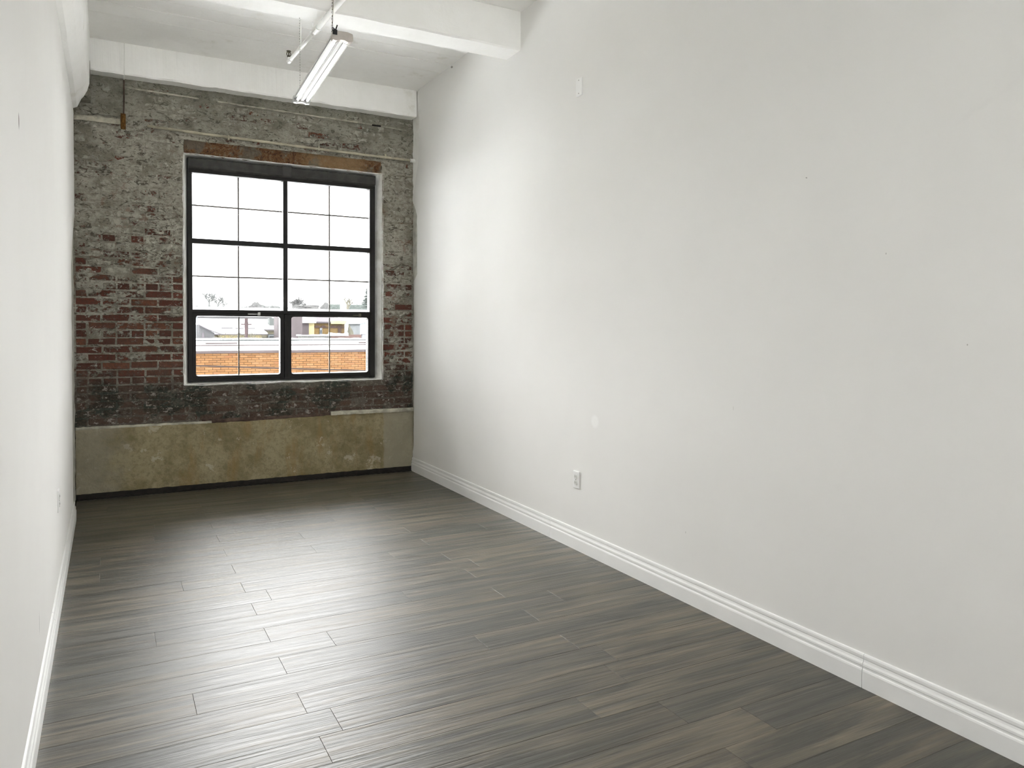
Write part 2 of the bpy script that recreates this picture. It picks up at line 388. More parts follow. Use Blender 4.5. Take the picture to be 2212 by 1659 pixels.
# ------------------------------------------------------------------ CEILING with boards and beams
ceil = MB().box(XL-.3, XR+.3, YN-.1, YB+.4, ZC+.004, ZC+.3).build('ceiling', M['plaster'], kind='structure')
def bar_rough(x0, x1, y0, y1, z0, z1, n=60, amp=.006, seed=0):
    """beam along x with slightly uneven arrises"""
    v = []; f = []
    for i in range(n+1):
        x = x0+(x1-x0)*i/n
        d = lambda a: amp*fb(x, a+seed, 0, 5)
        v += [(x, y0+d(1), z1), (x, y0+d(2)*.6, z0+.012+d(3)), (x, y0+.008+d(4)*.6, z0+d(3)*.8), (x, y1-.008, z0+d(5)*.8), (x, y1+d(6)*.4, z0+.01), (x, y1, z1)]
    for i in range(n):
        for j in range(5): a = i*6+j; f.append((a, a+1, a+7, a+6))
    f += [tuple(range(5, -1, -1)), tuple(range(n*6, n*6+6))]
    return mesh('beam', v, f)
for (y0, y1, z0, sd) in ((4.895, 5.125, 3.487, 3), (2.80, 3.03, 3.487, 9), (.70, .93, 3.487, 14), (-1.4, -1.17, 3.487, 21)):
    link('beam', bar_rough(XL-.05, XR+.05, y0, y1, z0, ZC+.02, 60, .004, sd), M['plaster'], ceil)
link('beam', bar_rough(XL-.05, XR+.0, 7.012, YB+.3, 3.512, ZC+.02, 200, .011, 30), M['plaster'], ceil)
# ceiling boards run across the room between the beams
rb = random.Random(3)
for (ya, yb) in ((5.125, 7.012), (3.03, 4.895), (.93, 2.80), (-1.17, .70), (YN, -1.4)):
    y = ya
    edges = [5.36, 5.56, 5.765, 5.97, 6.175, 6.40, 6.66, 7.012] if ya == 5.125 else None
    while y < yb-.001:
        y2 = (next(e for e in edges if e > y+.001) if edges else min(yb, y+.205))
        dz = rb.uniform(-.003, .003); g = .0022
        MB().prism([(y+g, ZC+.006), (y+g, ZC+dz+.002), (y+g+.003, ZC+dz), (y2-g-.003, ZC+dz), (y2-g, ZC+dz+.002), (y2-g, ZC+.006)], XL-.02, XR+.01, 0).build('ceiling_board', M['plaster'], ceil)
        y = y2
# long haunched beam above the left wall
hp = [(XL-.05, 3.165), (XL+.002, 3.165), (XL+.03, 3.172), (-.160, 3.235), (-.135, 3.285), (-.124, 3.33), (-.120, 3.42), (-.117, ZC+.02), (XL-.05, ZC+.02)]
nb = 90; v = []; f = []
for i in range(nb+1):
    t = i/nb; y = YN+(6.93-YN)*t
    for j, (x, z) in enumerate(hp):
        a = .006*fb(x*3, y, z*3, 2.5) if 0 < j < 7 else 0
        zz = z+a
        yy = y
        if i == nb and 2 <= j <= 7: yy = y-(.05 if j < 5 else 0)+.05*fb(x*9, 1, z*9, 3); zz += (.035 if j in (3, 4, 5) else 0)
        v.append((x+a*.6, yy, zz))
n = len(hp)
for i in range(nb):
    for j in range(n): a = i*n+j; b = i*n+(j+1) % n; f.append((a, b, b+n, a+n))
f += [tuple(range(n-1, -1, -1)), tuple(range(nb*n, nb*n+n))]
link('beam', mesh('beam', v, f, False), M['plaster'], ceil)
MB().box(XL-.05, -.117, 6.90, YB+.02, 3.27, 3.55).build('beam_stub', M['mortar'], ceil)

# ------------------------------------------------------------------ FAR WALL: mortar bed, bricks, lintel, ledges, parapet
WX0, WX1, WZ0, WZ1 = .580, 2.385, .925, 2.950                       # window opening in the brick face
HX0, HX1, HZ1 = .590, 2.365, 3.072                                  # lintel
def cover(x, z):
    """how far old plaster stands proud of the joints"""
    u = min(1, max(0, (z-1.5)/1.1)); u = u*u*(3-2*u)
    if x > 2.38: u = max(u, .35)
    if z < .98: u = max(u, .30)
    k1 = fb(x, 0, z*1.5, 4.5, 5)
    return .0004+.0045*u+.010*k1*(.45+.8*u)+.0035*fb(x, 5, z*1.5, 20, 4)
NX, NZ = 300, 320
gx = [XL-.05+(XR+.05-XL+.03)*i/NX for i in range(NX+1)]; gz = [.50+(3.62-.50)*i/NZ for i in range(NZ+1)]
v = []; f = []; idx = {}
for j, z in enumerate(gz):
    for i, x in enumerate(gx): v.append((x, YB-cover(x, z), z))
for j in range(NZ):
    for i in range(NX):
        xm = (gx[i]+gx[i+1])/2; zm = (gz[j]+gz[j+1])/2
        if WX0+.006 < xm < WX1-.006 and WZ0+.006 < zm < HZ1-.01: continue
        a = j*(NX+1)+i; f.append((a, a+1, a+NX+2, a+NX+1))
wf = link('wall_far', mesh('wall_far', v, f, True), M['mortar'], kind='structure')
core = MB()
for q in ((XL-.3, WX0-.03, -.1, ZC+.3), (WX1+.03, XR+.3, -.1, ZC+.3), (WX0-.03, WX1+.03, -.1, WZ0-.01), (WX0-.03, WX1+.03, HZ1-.02, ZC+.3)): core.box(q[0], q[1], YB+.03, YB+.38, q[2], q[3])
core.box(WX0-.03, WX1+.03, YB+.14, YB+.38, WZ1+.01, HZ1)
core.build('masonry', M['mortar'], wf)
BH, BP, BLn = .0515, .0668, .2130
def brick_mesh(L, seed):
    rr = random.Random(seed); b = .004; d = .05; v = []
    for (px, pz) in ((0, 0), (L, 0), (L, BH), (0, BH)): v.append((px, d, pz))
    for (px, pz) in ((0, 0), (L, 0), (L, BH), (0, BH)): v.append((px+rr.uniform(-.0015, .0015), b*rr.uniform(.6, 1.8), pz+rr.uniform(-.0015, .0015)))
    for (px, pz) in ((b, b), (L/2, b*.8), (L-b, b), (L-b, BH-b), (L/2, BH-b*.8), (b, BH-b)): v.append((px+rr.uniform(-.003, .003), rr.uniform(-.0012, .0012), pz+rr.uniform(-.0018, .0018)))
    f = [(0, 1, 5, 4), (1, 2, 6, 5), (2, 3, 7, 6), (3, 0, 4, 7), (8, 9, 12, 13), (9, 10, 11, 12), (4, 5, 10, 9, 8), (5, 6, 11, 10), (6, 7, 13, 12, 11), (7, 4, 8, 13)]
    me = mesh('brick', v, f); me.materials.append(M['brick']); return me
blib = {}
def get_brick(L):
    key = round(L/.012)*.012; kk = (key, R.randrange(5) if key > .19 else R.randrange(2))
    if kk not in blib: blib[kk] = brick_mesh(key, hash(kk) % 9999 if False else int(key*1e4)*7+kk[1])
    return blib[kk], L/key
spots = []
ncourse = 0; z = .615
while z+BH < 3.51:
    hdr = ncourse % 6 == 5
    L = BLn/2 if hdr else BLn
    x = XL-.02-R.uniform(0, .01)-(0 if ncourse % 2 else L/2)
    while x < XR:
        a, b = max(x+.0075, XL), min(x+L-.0075, XR)
        zz = z+R.uniform(-.003, .003)
        segs = [(a, b)]
        if z+BH > WZ0 and z < HZ1:
            segs = []
            if a < WX0-.01: segs.append((a, min(b, WX0-.008)))
            if b > WX1+.01: segs.append((max(a, WX1+.008), b))
        for (p, q) in segs:
            if q-p > .022: spots.append((zz, p, q))
        x += L
    z += BP; ncourse += 1
spots.sort(key=lambda t: t[0])
stuff = MB()
for n_, (zz, p, q) in enumerate(spots):
    me, sx = get_brick(q-p); dy = -.0030-R.uniform(0, .006)
    if zz > 3.1: dy += .003
    tilt = R.uniform(-.006, .006)
    if n_ < 298:
        o = link('brick', me, None, wf, (p, YB+dy, zz)); o.scale = (sx, 1, 1); o.rotation_euler = (0, tilt, 0)
    else:
        stuff.add([(p+vv.co.x*sx, YB+dy+vv.co.y, zz+vv.co.z) for vv in me.vertices], [tuple(pp.vertices) for pp in me.polygons])
stuff.build('upper_bricks', M['brick'], wf, kind='stuff')

def rough_slab(name, x0, x1, z0, z1, yf, depth, mat, par, amp=.008, scl=12, nx=120, nz=24, edge=.004, topf=None, seed=0):
    """slab with a displaced front face, edges turned back into the wall"""
    v = []; f = []
    for j in range(nz+1):
        for i in range(nx+1):
            x = x0+(x1-x0)*i/nx; zt = z1+(topf(x) if topf else 0); z = z0+(zt-z0)*j/nz
            rim = min(1, min(i, nx-i)/2, min(j, nz-j)/1.5)
            v.append((x+(edge*fb(x, seed, z, 20) if i in (0, nx) else 0), yf-amp*fb(x, seed, z, scl, 5)*rim+(1-rim)*edge, z+(edge*fb(x, seed+4, 0, 15) if j in (0, nz) else 0)))
    W = nx+1
    for j in range(nz):
        for i in range(nx): a = j*W+i; f.append((a, a+1, a+W+1, a+W))
    ring = list(range(nx+1))+[j*W+nx for j in range(1, nz+1)]+[nz*W+i for i in range(nx-1, -1, -1)]+[j*W for j in range(nz-1, 0, -1)]
    b = len(v)
    for r_ in ring: v.append((v[r_][0], yf+depth, v[r_][2]))
    for q in range(len(ring)): q2 = (q+1) % len(ring); f.append((ring[q], b+q, b+q2, ring[q2]))
    return link(name, mesh(name, v, f), mat, par)
rough_slab('lintel', HX0, HX1, WZ1-.002, HZ1, YB-.001, .14, M['lintel'], wf, .012, 14, 160, 14, .005)
# parapet below the bricks: rendered upstand with an uneven top
def ptop(x): return .006*fb(x, 1, 1, 2.5)+(.018 if x > 1.15 else .0)*min(1, (x-1.15)/.8 if x > 1.15 else 0)
rough_slab('parapet', XL-.01, XR+.02, .048, .582, YB-.036, .10, M['render'], wf, .012, 3.5, 200, 40, .004, ptop)
# ledge on top of the parapet
rough_slab('ledge', XL-.01, .80, .578, .602, YB-.030, .05, M['ledge'], wf, .008, 9, 60, 3, .004)
rough_slab('ledge', .72, 1.90, .584, .618, YB-.022, .05, M['ledge_dark'], wf, .008, 9, 80, 3, .004)
rough_slab('ledge', 1.86, XR+.02, .600, .636, YB-.052, .08, M['ledge'], wf, .006, 9, 60, 3, .003)
rough_slab('gap_shade_strip', XL, XR, .003, .050, YB-.030, .08, M['black_gap'], wf, .004, 9, 80, 3, .003)  # black strip stands in for the shaded gap under the parapet
# thin cast ledges high on the wall
for (a, b, za, zb) in ((.14, .71, 3.442, 3.430), (.86, 2.27, 3.428, 3.412), (2.36, 2.62, 3.408, 3.400)):
    mb = MB(); N = 40; prof = [(0, -.007), (-.014, -.006), (-.016, .004), (0, .007)]
    for i in range(N+1):
        t = i/N; x = a+(b-a)*t; z = za+(zb-za)*t+.003*fb(x, 0, 0, 6)
        for (dy, dz) in prof: mb.v.append((x, YB-.006+dy*(1+.3*fb(x, 2, 0, 12)), z+dz))
    for i in range(N):
        for j in range(3): q = i*4+j; mb.f.append((q, q+4, q+5, q+1))
    mb.f += [(0, 1, 2, 3), (N*4+3, N*4+2, N*4+1, N*4)]
    mb.build('cast_ledge', M['ledge'], wf)
MB().box(2.27, 2.36, YB-.018, YB+.02, 3.402, 3.414).build('cast_ledge', M['black_gap'], wf)  # black bar painted in for the dark missing notch of the ledge
rough_slab('plaster_ridge', XL, .105, 3.125, 3.168, YB-.030, .05, M['ledge'], wf, .008, 8, 40, 5, .004)
# flat rendered panel in the upper left corner
rough_slab('plaster_panel', -.115, .118, 3.19, 3.49, YB-.014, .04, M['mortar'], wf, .006, 8, 20, 26, .003)

# ------------------------------------------------------------------ WINDOW in the far wall
win = bpy.data.objects.new('window_1', None); C.objects.link(win); win['kind'] = 'structure'; win.location = (1.48, YB+.08, .93)
# splayed plaster reveal
N = 40
def reveal():
    mb = MB(); o = (WX0, WX1, WZ0, WZ1); i_ = (.634, 2.322, .947, 2.930); Y1 = 7.30
    sides = [((o[0], o[2]), (o[0], o[3]), (i_[0], i_[2]), (i_[0], i_[3])), ((o[0], o[3]), (o[1], o[3]), (i_[0], i_[3]), (i_[1], i_[3])),
             ((o[1], o[3]), (o[1], o[2]), (i_[1], i_[3]), (i_[1], i_[2])), ((o[1], o[2]), (o[0], o[2]), (i_[1], i_[2]), (i_[0], i_[2]))]
    for (a, b, c_, d) in sides:
        base = len(mb.v)
        for t in range(N+1):
            t_ = t/N
            for s_ in range(7):
                u = s_/6; x = (a[0]+(b[0]-a[0])*t_)*(1-u)+(c_[0]+(d[0]-c_[0])*t_)*u; z = (a[1]+(b[1]-a[1])*t_)*(1-u)+(c_[1]+(d[1]-c_[1])*t_)*u
                y = YB-.012+(Y1-YB+.012)*u; e = .004*fb(x, y, z, 9)*(1-u) if 0 < t < N else 0
                mb.v.append((x+e, y, z+e))
        for t in range(N):
            for s_ in range(6): q = base+t*7+s_; mb.f.append((q, q+1, q+8, q+7))
        # front lip back into the bricks
        b2 = len(mb.v)
        for t in range(N+1):
            q = mb.v[base+t*7]; dx = (-.012 if a[0] == b[0] == o[0] else .012 if a[0] == b[0] else 0); dz = (.0 if a[0] == b[0] else (.004 if a[1] == o[3] else -.010))
            mb.v.append((q[0]+dx, YB+.01, q[2]+dz))
        for t in range(N): mb.f.append((base+t*7, base+t*7+7, b2+t+1, b2+t))
    return mb
child(reveal(), 'reveal', M['reveal'], win, smooth=True)
K = .991                                                            # frame members stand 6 cm proud of the glass
fx = lambda x: x*K
fz = lambda z: 1.45+(z-1.45)*K
YF, YG = 7.200, 7.268
def member(name, x0, x1, z0, z1, mat='frame', y0=YF, y1=7.29, bv=.004): return child(MB().box(x0, x1, y0, y1, z0, z1), name, M[mat], win, bevel=bv)
X0, X1 = fx(.634), fx(2.334)
member('jamb', X0-.01, X0+.028, .945, 2.93); member('jamb', X1-.042, X1+.012, .945, 2.93)
member('sill_rail', X0+.02, X1-.022, fz(.945), fz(.945)+.022)
child(MB().box(X0, X1, 7.235, 7.30, fz(2.815), 2.93), 'head_frame', M['frame'], win, bevel=.004)
mb = MB().prism([(7.165, fz(2.852)), (7.160, fz(2.86)), (7.160, fz(2.925)), (7.168, fz(2.936)), (7.24, fz(2.936)), (7.24, fz(2.84)), (7.19, fz(2.835))], X0-.004, X1+.004, 0)
child(mb, 'head_cover', M['blind'], win)
child(MB().box(X0+.01, X1-.01, 7.185, 7.235, fz(2.808), fz(2.838)), 'head_strip', M['frame'], win, bevel=.003)
child(MB().box(1.425, 1.510, 7.150, 7.24, fz(2.845), fz(2.945)), 'head_clip', M['blind'], win, bevel=.006)
member('transom', X0+.02, X1-.022, fz(2.182), fz(2.226))
member('transom', X0+.02, X1-.022, fz(1.560), fz(1.592))
member('mullion', fx(1.452), fx(1.492), fz(1.56), fz(2.83), y0=YF-.008)
member('mullion', fx(1.462), fx(1.492), .95, fz(1.56), y0=YF-.004)
def sash(x0, x1):
    z0, z1 = fz(.958), fz(1.566); r = child(MB().box(x0, x0+.034, YF+.006, 7.285, z0, z1), 'sash', M['frame'], win, bevel=.003)
    rm = MB().box(x1-.034, x1, YF+.006, 7.285, z0, z1).box(x0+.034, x1-.034, YF+.006, 7.285, z0, z0+.034).box(x0+.034, x1-.034, YF+.006, 7.285, z1-.03, z1)
    # rounded inner corners
    for (cx_, cz_, a0) in ((x0+.034, z0+.034, PI), (x1-.034, z0+.034, 1.5*PI), (x1-.034, z1-.03, 0), (x0+.034, z1-.03, PI/2)):
        rad = .022; sx_ = 1 if cx_ < (x0+x1)/2 else -1; sz_ = 1 if cz_ < (z0+z1)/2 else -1
        pr = [(cx_, cz_)]+[(cx_+sx_*rad*(1-math.cos(t*PI/12)), cz_+sz_*rad*(1-math.sin(t*PI/12))) for t in range(7)]
        b = len(rm.v); n_ = len(pr)
        for yy in (YF+.008, 7.28): rm.v += [(p_[0], yy, p_[1]) for p_ in pr]
        rm.f += [tuple(range(b, b+n_)), tuple(range(b+2*n_-1, b+n_-1, -1))]+[(b+i, b+(i+1) % n_, b+n_+(i+1) % n_, b+n_+i) for i in range(n_)]
    nv = [(vv.co.x, vv.co.y, vv.co.z) for vv in r.data.vertices]; off = Vector(win.location)
    rm.v = [tuple(Vector(p_)) for p_ in rm.v]; rm.add(nv if False else [tuple(Vector(q)) for q in nv], [tuple(p_.vertices) for p_ in r.data.polygons])
    r.data.clear_geometry(); r.data.from_pydata(rm.v, [], rm.f); r.data.update()
    return r
s1 = sash(X0+.020, fx(1.462)-.001); s2 = sash(fx(1.492)+.001, X1-.022)
for nm_, par, q in (('pane', None, (.65, 1.47, 2.20, 2.83)), ('pane', None, (1.475, 2.30, 2.20, 2.83)), ('pane', None, (.65, 1.47, 1.575, 2.20)), ('pane', None, (1.475, 2.30, 1.575, 2.20)), ('pane', s1, (.66, 1.44, .97, 1.55)), ('pane', s2, (1.50, 2.29, .97, 1.55))):
    pm = MB().box(q[0], q[1], YG, YG+.004, q[2], q[3])
    o = child(pm, nm_, M['glass'], win)
    if par: o.parent = par; o.location = (0, 0, 0)
for (x0, x1) in ((.653, 1.457), (1.497, 2.292)):
    for z_ in (2.522, 1.891): child(MB().box(x0, x1, YG+.006, YG+.014, z_-.0055, z_+.0055), 'muntin', M['muntin'], win)
for x_ in (1.054, 1.891):
    for (z0, z1) in ((2.22, 2.83), (1.59, 2.19), (.985, 1.53)): child(MB().box(x_-.0055, x_+.0055, YG+.005, YG+.013, z0, z1), 'muntin', M['muntin'], win)
# latches on the meeting rail
for (x_, w_) in ((1.22, .10), (2.17, .07)):
    child(MB().box(x_-.012, x_+.012, YF-.012, YF+.01, fz(1.545), fz(1.575)).box(x_-w_, x_+.01, YF-.018, YF-.010, fz(1.553), fz(1.561)), 'latch', M['metal'] if w_ > .08 else M['chain'], win, bevel=.002)
child(MB().prism([(7.28, .90), (7.84, .90), (7.84, .970), (7.28, .978)], .50, 2.46, 0), 'outer_sill', plain('snow_dusted_stone_sill', (.80, .78, .74), .9, 0, .1), win)

# ------------------------------------------------------------------ NEAR END of the room, behind the camera: unseen wall, with a window added as fill light
RX0, RX1, RZ0, RZ1 = .70, 1.80, .95, 2.75
wn = MB()
for q in ((XL-.3, RX0, -.1, ZC+.3), (RX1, XR+.3, -.1, ZC+.3), (RX0, RX1, -.1, RZ0), (RX0, RX1, RZ1, ZC+.3)): wn.box(q[0], q[1], YN-.2, YN, q[2], q[3])
wn.build('wall_near', M['white'], kind='structure')
w2 = bpy.data.objects.new('fill_window', None); C.objects.link(w2); w2['kind'] = 'structure'
fm = MB(); zm_ = (RZ0+RZ1)/2
for q in ((RX0, RX0+.05, RZ0, RZ1), (RX1-.05, RX1, RZ0, RZ1), (RX0+.05, RX1-.05, RZ0, RZ0+.05), (RX0+.05, RX1-.05, RZ1-.05, RZ1), (RX0+.05, RX1-.05, zm_-.025, zm_+.025)): fm.box(q[0], q[1], YN-.12, YN-.05, q[2], q[3])
fm.build('window_frame', M['frame'], w2)
for q in ((RZ0+.05, zm_-.025), (zm_+.025, RZ1-.05)): MB().box(RX0+.05, RX1-.05, YN-.09, YN-.086, q[0], q[1]).build('pane', M['glass'], w2)

# ------------------------------------------------------------------ CEILING LAMP: two-tube strip light on chains
LP = Vector((1.12, 4.54, 2.95))
lamp = thing('strip_light', LP, 'white two-tube fluorescent strip light hanging on chains from the ceiling', 'ceiling light')
lamp.rotation_euler = (0, 0, -.050)
HL = .61
def lpart(mb, name, mat, par=None, **k_): return mb.build(name, mat, par or lamp, **k_)
lpart(MB().prism([(-.015, .008), (-.017, .013), (-.044, .019), (-.051, .010), (-.054, .012), (-.050, .032), (-.025, .038), (.025, .038), (.050, .032), (.054, .012), (.051, .010), (.044, .019), (.017, .013), (.015, .008)], -HL+.02, HL-.02, 1), 'housing', M['lampw'])
lpart(MB().prism([(-.0145, .011), (-.009, .001), (.009, .001), (.0145, .011)], -HL+.03, HL-.03, 1), 'ballast_cover', M['lampw'])
for e, nm in ((-1, 'end_plate'), (1, 'end_plate')):
    y0, y1 = sorted((e*(HL-.02), e*(HL+.012)))
    pr = [(-.056, .014), (-.056, .000), (-.050, -.008), (-.030, -.011), (-.010, -.003), (.010, -.003), (.030, -.011), (.050, -.008), (.056, .000), (.056, .014), (.053, .034), (.026, .041), (-.026, .041), (-.053, .034)]
    lpart(MB().prism(pr, y0, y1, 1), nm, M['lampend'] if e < 0 else M['lampw'])
for sx in (-1, 1):
    x = sx*.031
    t = lpart(MB().tube([(x, -HL+.045, .004), (x, HL-.045, .004)], .0095, 14), 'tube', M['tube'], smooth=True)
    for e in (-1, 1):
        lpart(MB().tube([(x, e*(HL-.046), .004), (x, e*(HL-.03), .004)], .0102, 14), 'tube_cap', M['metal'], t, smooth=True)
        lpart(MB().box(x-.009, x+.009, min(e*(HL-.032), e*(HL-.018)), max(e*(HL-.032), e*(HL-.018)), -.007, .015), 'socket', M['lampw'])
def chain(x, y, z0, z1, name, cm_=None, w_=1.0):
    mb = MB(); z = z0; i = 0; st = .017
    while z < z1:
        mb.torus((x+.0015*math.sin(i*.21), y, z), .0052*w_, .0016*w_, (0, 1, 0) if i % 2 else (1, 0, 0), 10, 4, 1.9); z += st; i += 1
    return mb.build(name, cm_ or M['chain'], lamp)
for (x_, w_) in ((-.0525, .0022), (.0165, .0018), (-.0165, .0012)): lpart(MB().box(x_-w_, x_+w_, -HL+.03, HL-.03, .0075, .0100), 'shade_line', M['slot'])  # dark lines paint the shade along the housing side and ballast cover
chain(-.046, -HL+.03, .060, .81, 'chain', None, .62); chain(-.020, HL-.06, .075, .81, 'chain', M['metal'], .5)
lpart(MB().tube([(-.046, -HL+.03, .066), (-.044, -HL+.012, .060), (-.036, -HL+.004, .050), (-.036, -HL+.0, .036)], .003, 6).box(-.052, -.028, -HL-.014, -HL+.02, .018, .044).tube([(-.036, -HL, .04), (-.026, -HL-.004, .072)], .0035, 6), 'hook', M['black'])
lpart(MB().tube([(-.020, HL-.06, .08), (-.014, HL-.055, .037)], .002, 6), 'hook', M['chain'])
lpart(MB().tube([(-.044, -HL+.035, .04), (-.036, -HL+.03, .3), (-.042, -HL+.02, .5), (-.044, -HL+.03, .80)], .0014, 6), 'power_cord', M['conduit'])

# copies of the strip light, added unseen behind the camera as fill
def copy_tree(o, par=None):
    c_ = o.copy(); C.objects.link(c_); c_.parent = par
    for ch in list(o.children): copy_tree(ch, c_)
    return c_
for (x_, y_, lab) in ((1.15, 1.35, 'added fill strip light hanging just behind the camera, first of the row'), (1.15, -.35, 'added fill strip light in the middle of the row behind the camera'), (1.15, -2.4, 'added fill strip light nearest the added rear window')):
    lc = copy_tree(lamp); lc.location = (x_, y_, 2.95); lc['label'] = lab; lc['group'] = 'added fill lights behind the camera'

# ------------------------------------------------------------------ SPRINKLER PIPE under the beam
pipe = thing('sprinkler_pipe', (1.25, 4.5, 3.43), 'white painted sprinkler pipe running below the ceiling beam beside the lamp', 'pipe')
M['pipe'] = plain('white_pipe_paint', (.80, .80, .77), .4, 0, .5, .05, 6)
px = lambda y: 1.243-(y-5.1)*.045
child(MB().tube([(1.335, -3.5, 3.44), (px(4.0), 4.0, 3.44), (px(5.10), 5.10, 3.44)], .0195, 16), 'pipe_run', M['pipe'], pipe, smooth=True)
child(MB().tube([(px(5.06), 5.06, 3.44), (px(5.15), 5.15, 3.44)], .0235, 16), 'coupling', M['pipe'], pipe, smooth=False)
child(MB().tube([(px(5.14), 5.14, 3.44), (px(5.78), 5.78, 3.44)], .0135, 16), 'pipe_run', M['pipe'], pipe, smooth=True)
child(MB().tube([(px(5.77), 5.77, 3.44), (px(5.83), 5.83, 3.44)], .017, 14), 'elbow', M['pipe'], pipe, smooth=False)
xe = px(5.80)-.008; ye = 5.80
child(MB().tube([(xe, ye, 3.445), (xe, ye, 3.465)], .009, 10), 'nipple', M['pipe'], pipe)
sh = MB().tube([(xe, ye, 3.462), (xe, ye, 3.472)], .012, 8).tube([(xe, ye, 3.470), (xe, ye, 3.500)], .0045, 6).torus((xe, ye, 3.486), .0145, .0032, (0, 1, 0), 14, 5, 1.15).tube([(xe, ye, 3.504), (xe, ye, 3.508)], .017, 12)
child(sh, 'sprinkler_head', plain('dark_brass_sprinkler', (.05, .04, .02), .4, .7), pipe)
child(MB().torus((px(5.5), 5.5, 3.44), .018, .0025, (0, 1, 0), 14, 5).tube([(px(5.5), 5.5, 3.458), (px(5.5), 5.5, ZC)], .0035, 6), 'hanger', M['pipe'], pipe)
child(MB().torus((px(5.2), 5.2, 3.44), .018, .0025, (0, 1, 0), 14, 5).tube([(px(5.2), 5.2, 3.458), (px(5.2), 5.2, ZC)], .004, 6), 'hanger', M['pipe'], pipe)

# ------------------------------------------------------------------ CONDUITS on the far wall
cd = thing('conduit_pipe', (1.5, YB-.03, 3.12), 'thin cream painted conduit running across the brick above the window', 'pipe')
child(MB().tube([(.30, YB-.018, 3.140), (.75, YB-.022, 3.128), (1.2, YB-.024, 3.121), (1.9, YB-.024, 3.112), (2.45, YB-.026, 3.107), (2.70, YB-.040, 3.100)], .0125, 10), 'pipe_run', M['conduit'], cd, smooth=True)
child(MB().tube([(2.655, YB-.042, 3.102), (2.70, YB-.046, 3.100)], .019, 12), 'end_collar', M['pipe'], cd)
for x_ in (.95, 1.75, 2.4): child(MB().box(x_-.008, x_+.008, YB-.040, YB-.0, 3.098, 3.138), 'clip', M['conduit'], cd)
rw_ = thing('drop_wire', (.125, YB-.02, 3.2), 'thin vertical wire down the upper left corner of the brick wall', 'wire')
child(MB().tube([(.127, YB-.026, 3.50), (.126, YB-.024, 3.34), (.122, YB-.022, 3.17)], .006, 6), 'lower_wire', M['ledge_dark'], rw_)
child(MB().tube([(.130, 7.002, 3.765), (.128, 7.000, 3.512), (.127, 7.02, 3.500), (.127, YB-.026, 3.50)], .004, 6), 'upper_wire', M['pipe'], rw_)
child(MB().box(.100, .138, YB-.045, YB-.005, 3.09, 3.215).tube([(.119, YB-.05, 3.10), (.119, YB-.05, 3.2)], .012, 8), 'rusty_bracket', M['rust'], rw_, bevel=.004)

# ------------------------------------------------------------------ OUTLETS
def outlet(name, x, y, z, sgn, label, cat, sockets=True):
    o = thing(name, (x, y, z), label, cat)
    w_, h_ = .035, .057
    pr = [(-w_, -h_+.004), (-w_+.004, -h_), (w_-.004, -h_), (w_, -h_+.004), (w_, h_-.004), (w_-.004, h_), (-w_+.004, h_), (-w_, h_-.004)]
    t = MB(); n_ = len(pr)
    for (d, k_) in ((0, 1), (.004, 1), (.007, .93)): t.v += [(sgn*d, a*k_, b*k_) for a, b in pr]
    for l in (0, 1):
        for i in range(n_): j = (i+1) % n_; t.f.append((l*n_+i, l*n_+j, (l+1)*n_+j, (l+1)*n_+i))
    t.f.append(tuple(2*n_+i for i in range(n_)))
    t.build('cover_plate', M['trim'], o)
    if sockets:
        for dz in (-.0195, .0195):
            q = MB().prism([(math.cos(a*PI/8)*.0165, dz+max(-.0135, min(.0135, math.sin(a*PI/8)*.0175))) for a in range(16)], *sorted((sgn*.006, sgn*.0095)), 0).build('receptacle', M['socket'], o)
            for (dy, hh) in ((-.006, .005), (.006, .004)): MB().box(*sorted((sgn*.0094, sgn*.0100)), dy-.001, dy+.001, dz+.002-hh, dz+.002+hh).build('slot', M['slot'], q)
    for dz in ((0,) if sockets else (-.042, .042)): MB().tube([(sgn*.006, 0, dz), (sgn*.0085, 0, dz)], .003, 8).build('screw', M['metal'], o)
    return o
outlet('wall_outlet', XR, 4.10, .456, -1, 'white duplex outlet low on the right wall above the baseboard', 'outlet')
outlet('blank_plate', XR, 4.10, 3.00, -1, 'white blank cover plate high on the right wall', 'cover plate', False)
outlet('wall_outlet', XL, 4.49, .545, 1, 'white outlet low on the left wall, seen edge-on', 'outlet')

# ------------------------------------------------------------------ OUTSIDE (overcast, snow)
def ext(name, col, rough=.9, var=.15, scale=1.0): return plain(name, col, rough, 0, .03, var, scale)
M['snow'] = ext('fresh_snow', (.84, .86, .88), .9, .03, .6)
def terrain(x, y):
    t = min(1, max(0, (y-90)/170)); t = t*t*(3-2*t); return -4+11.2*t+(.25*fb(x, y, 0, .03) if y > 80 else 0)
v = []; f = []; xs = [-150+i*12 for i in range(41)]; ys = [-40+i*10 for i in range(40)]
for y in ys:
    for x in xs: v.append((x, y, terrain(x, y)))
for j in range(len(ys)-1):
    for i in range(len(xs)-1): a = j*len(xs)+i; f.append((a, a+1, a+len(xs)+1, a+len(xs)))
gr_ = link('snowy_ground', mesh('snowy_ground', v, f, True), M['snow'], kind='structure')

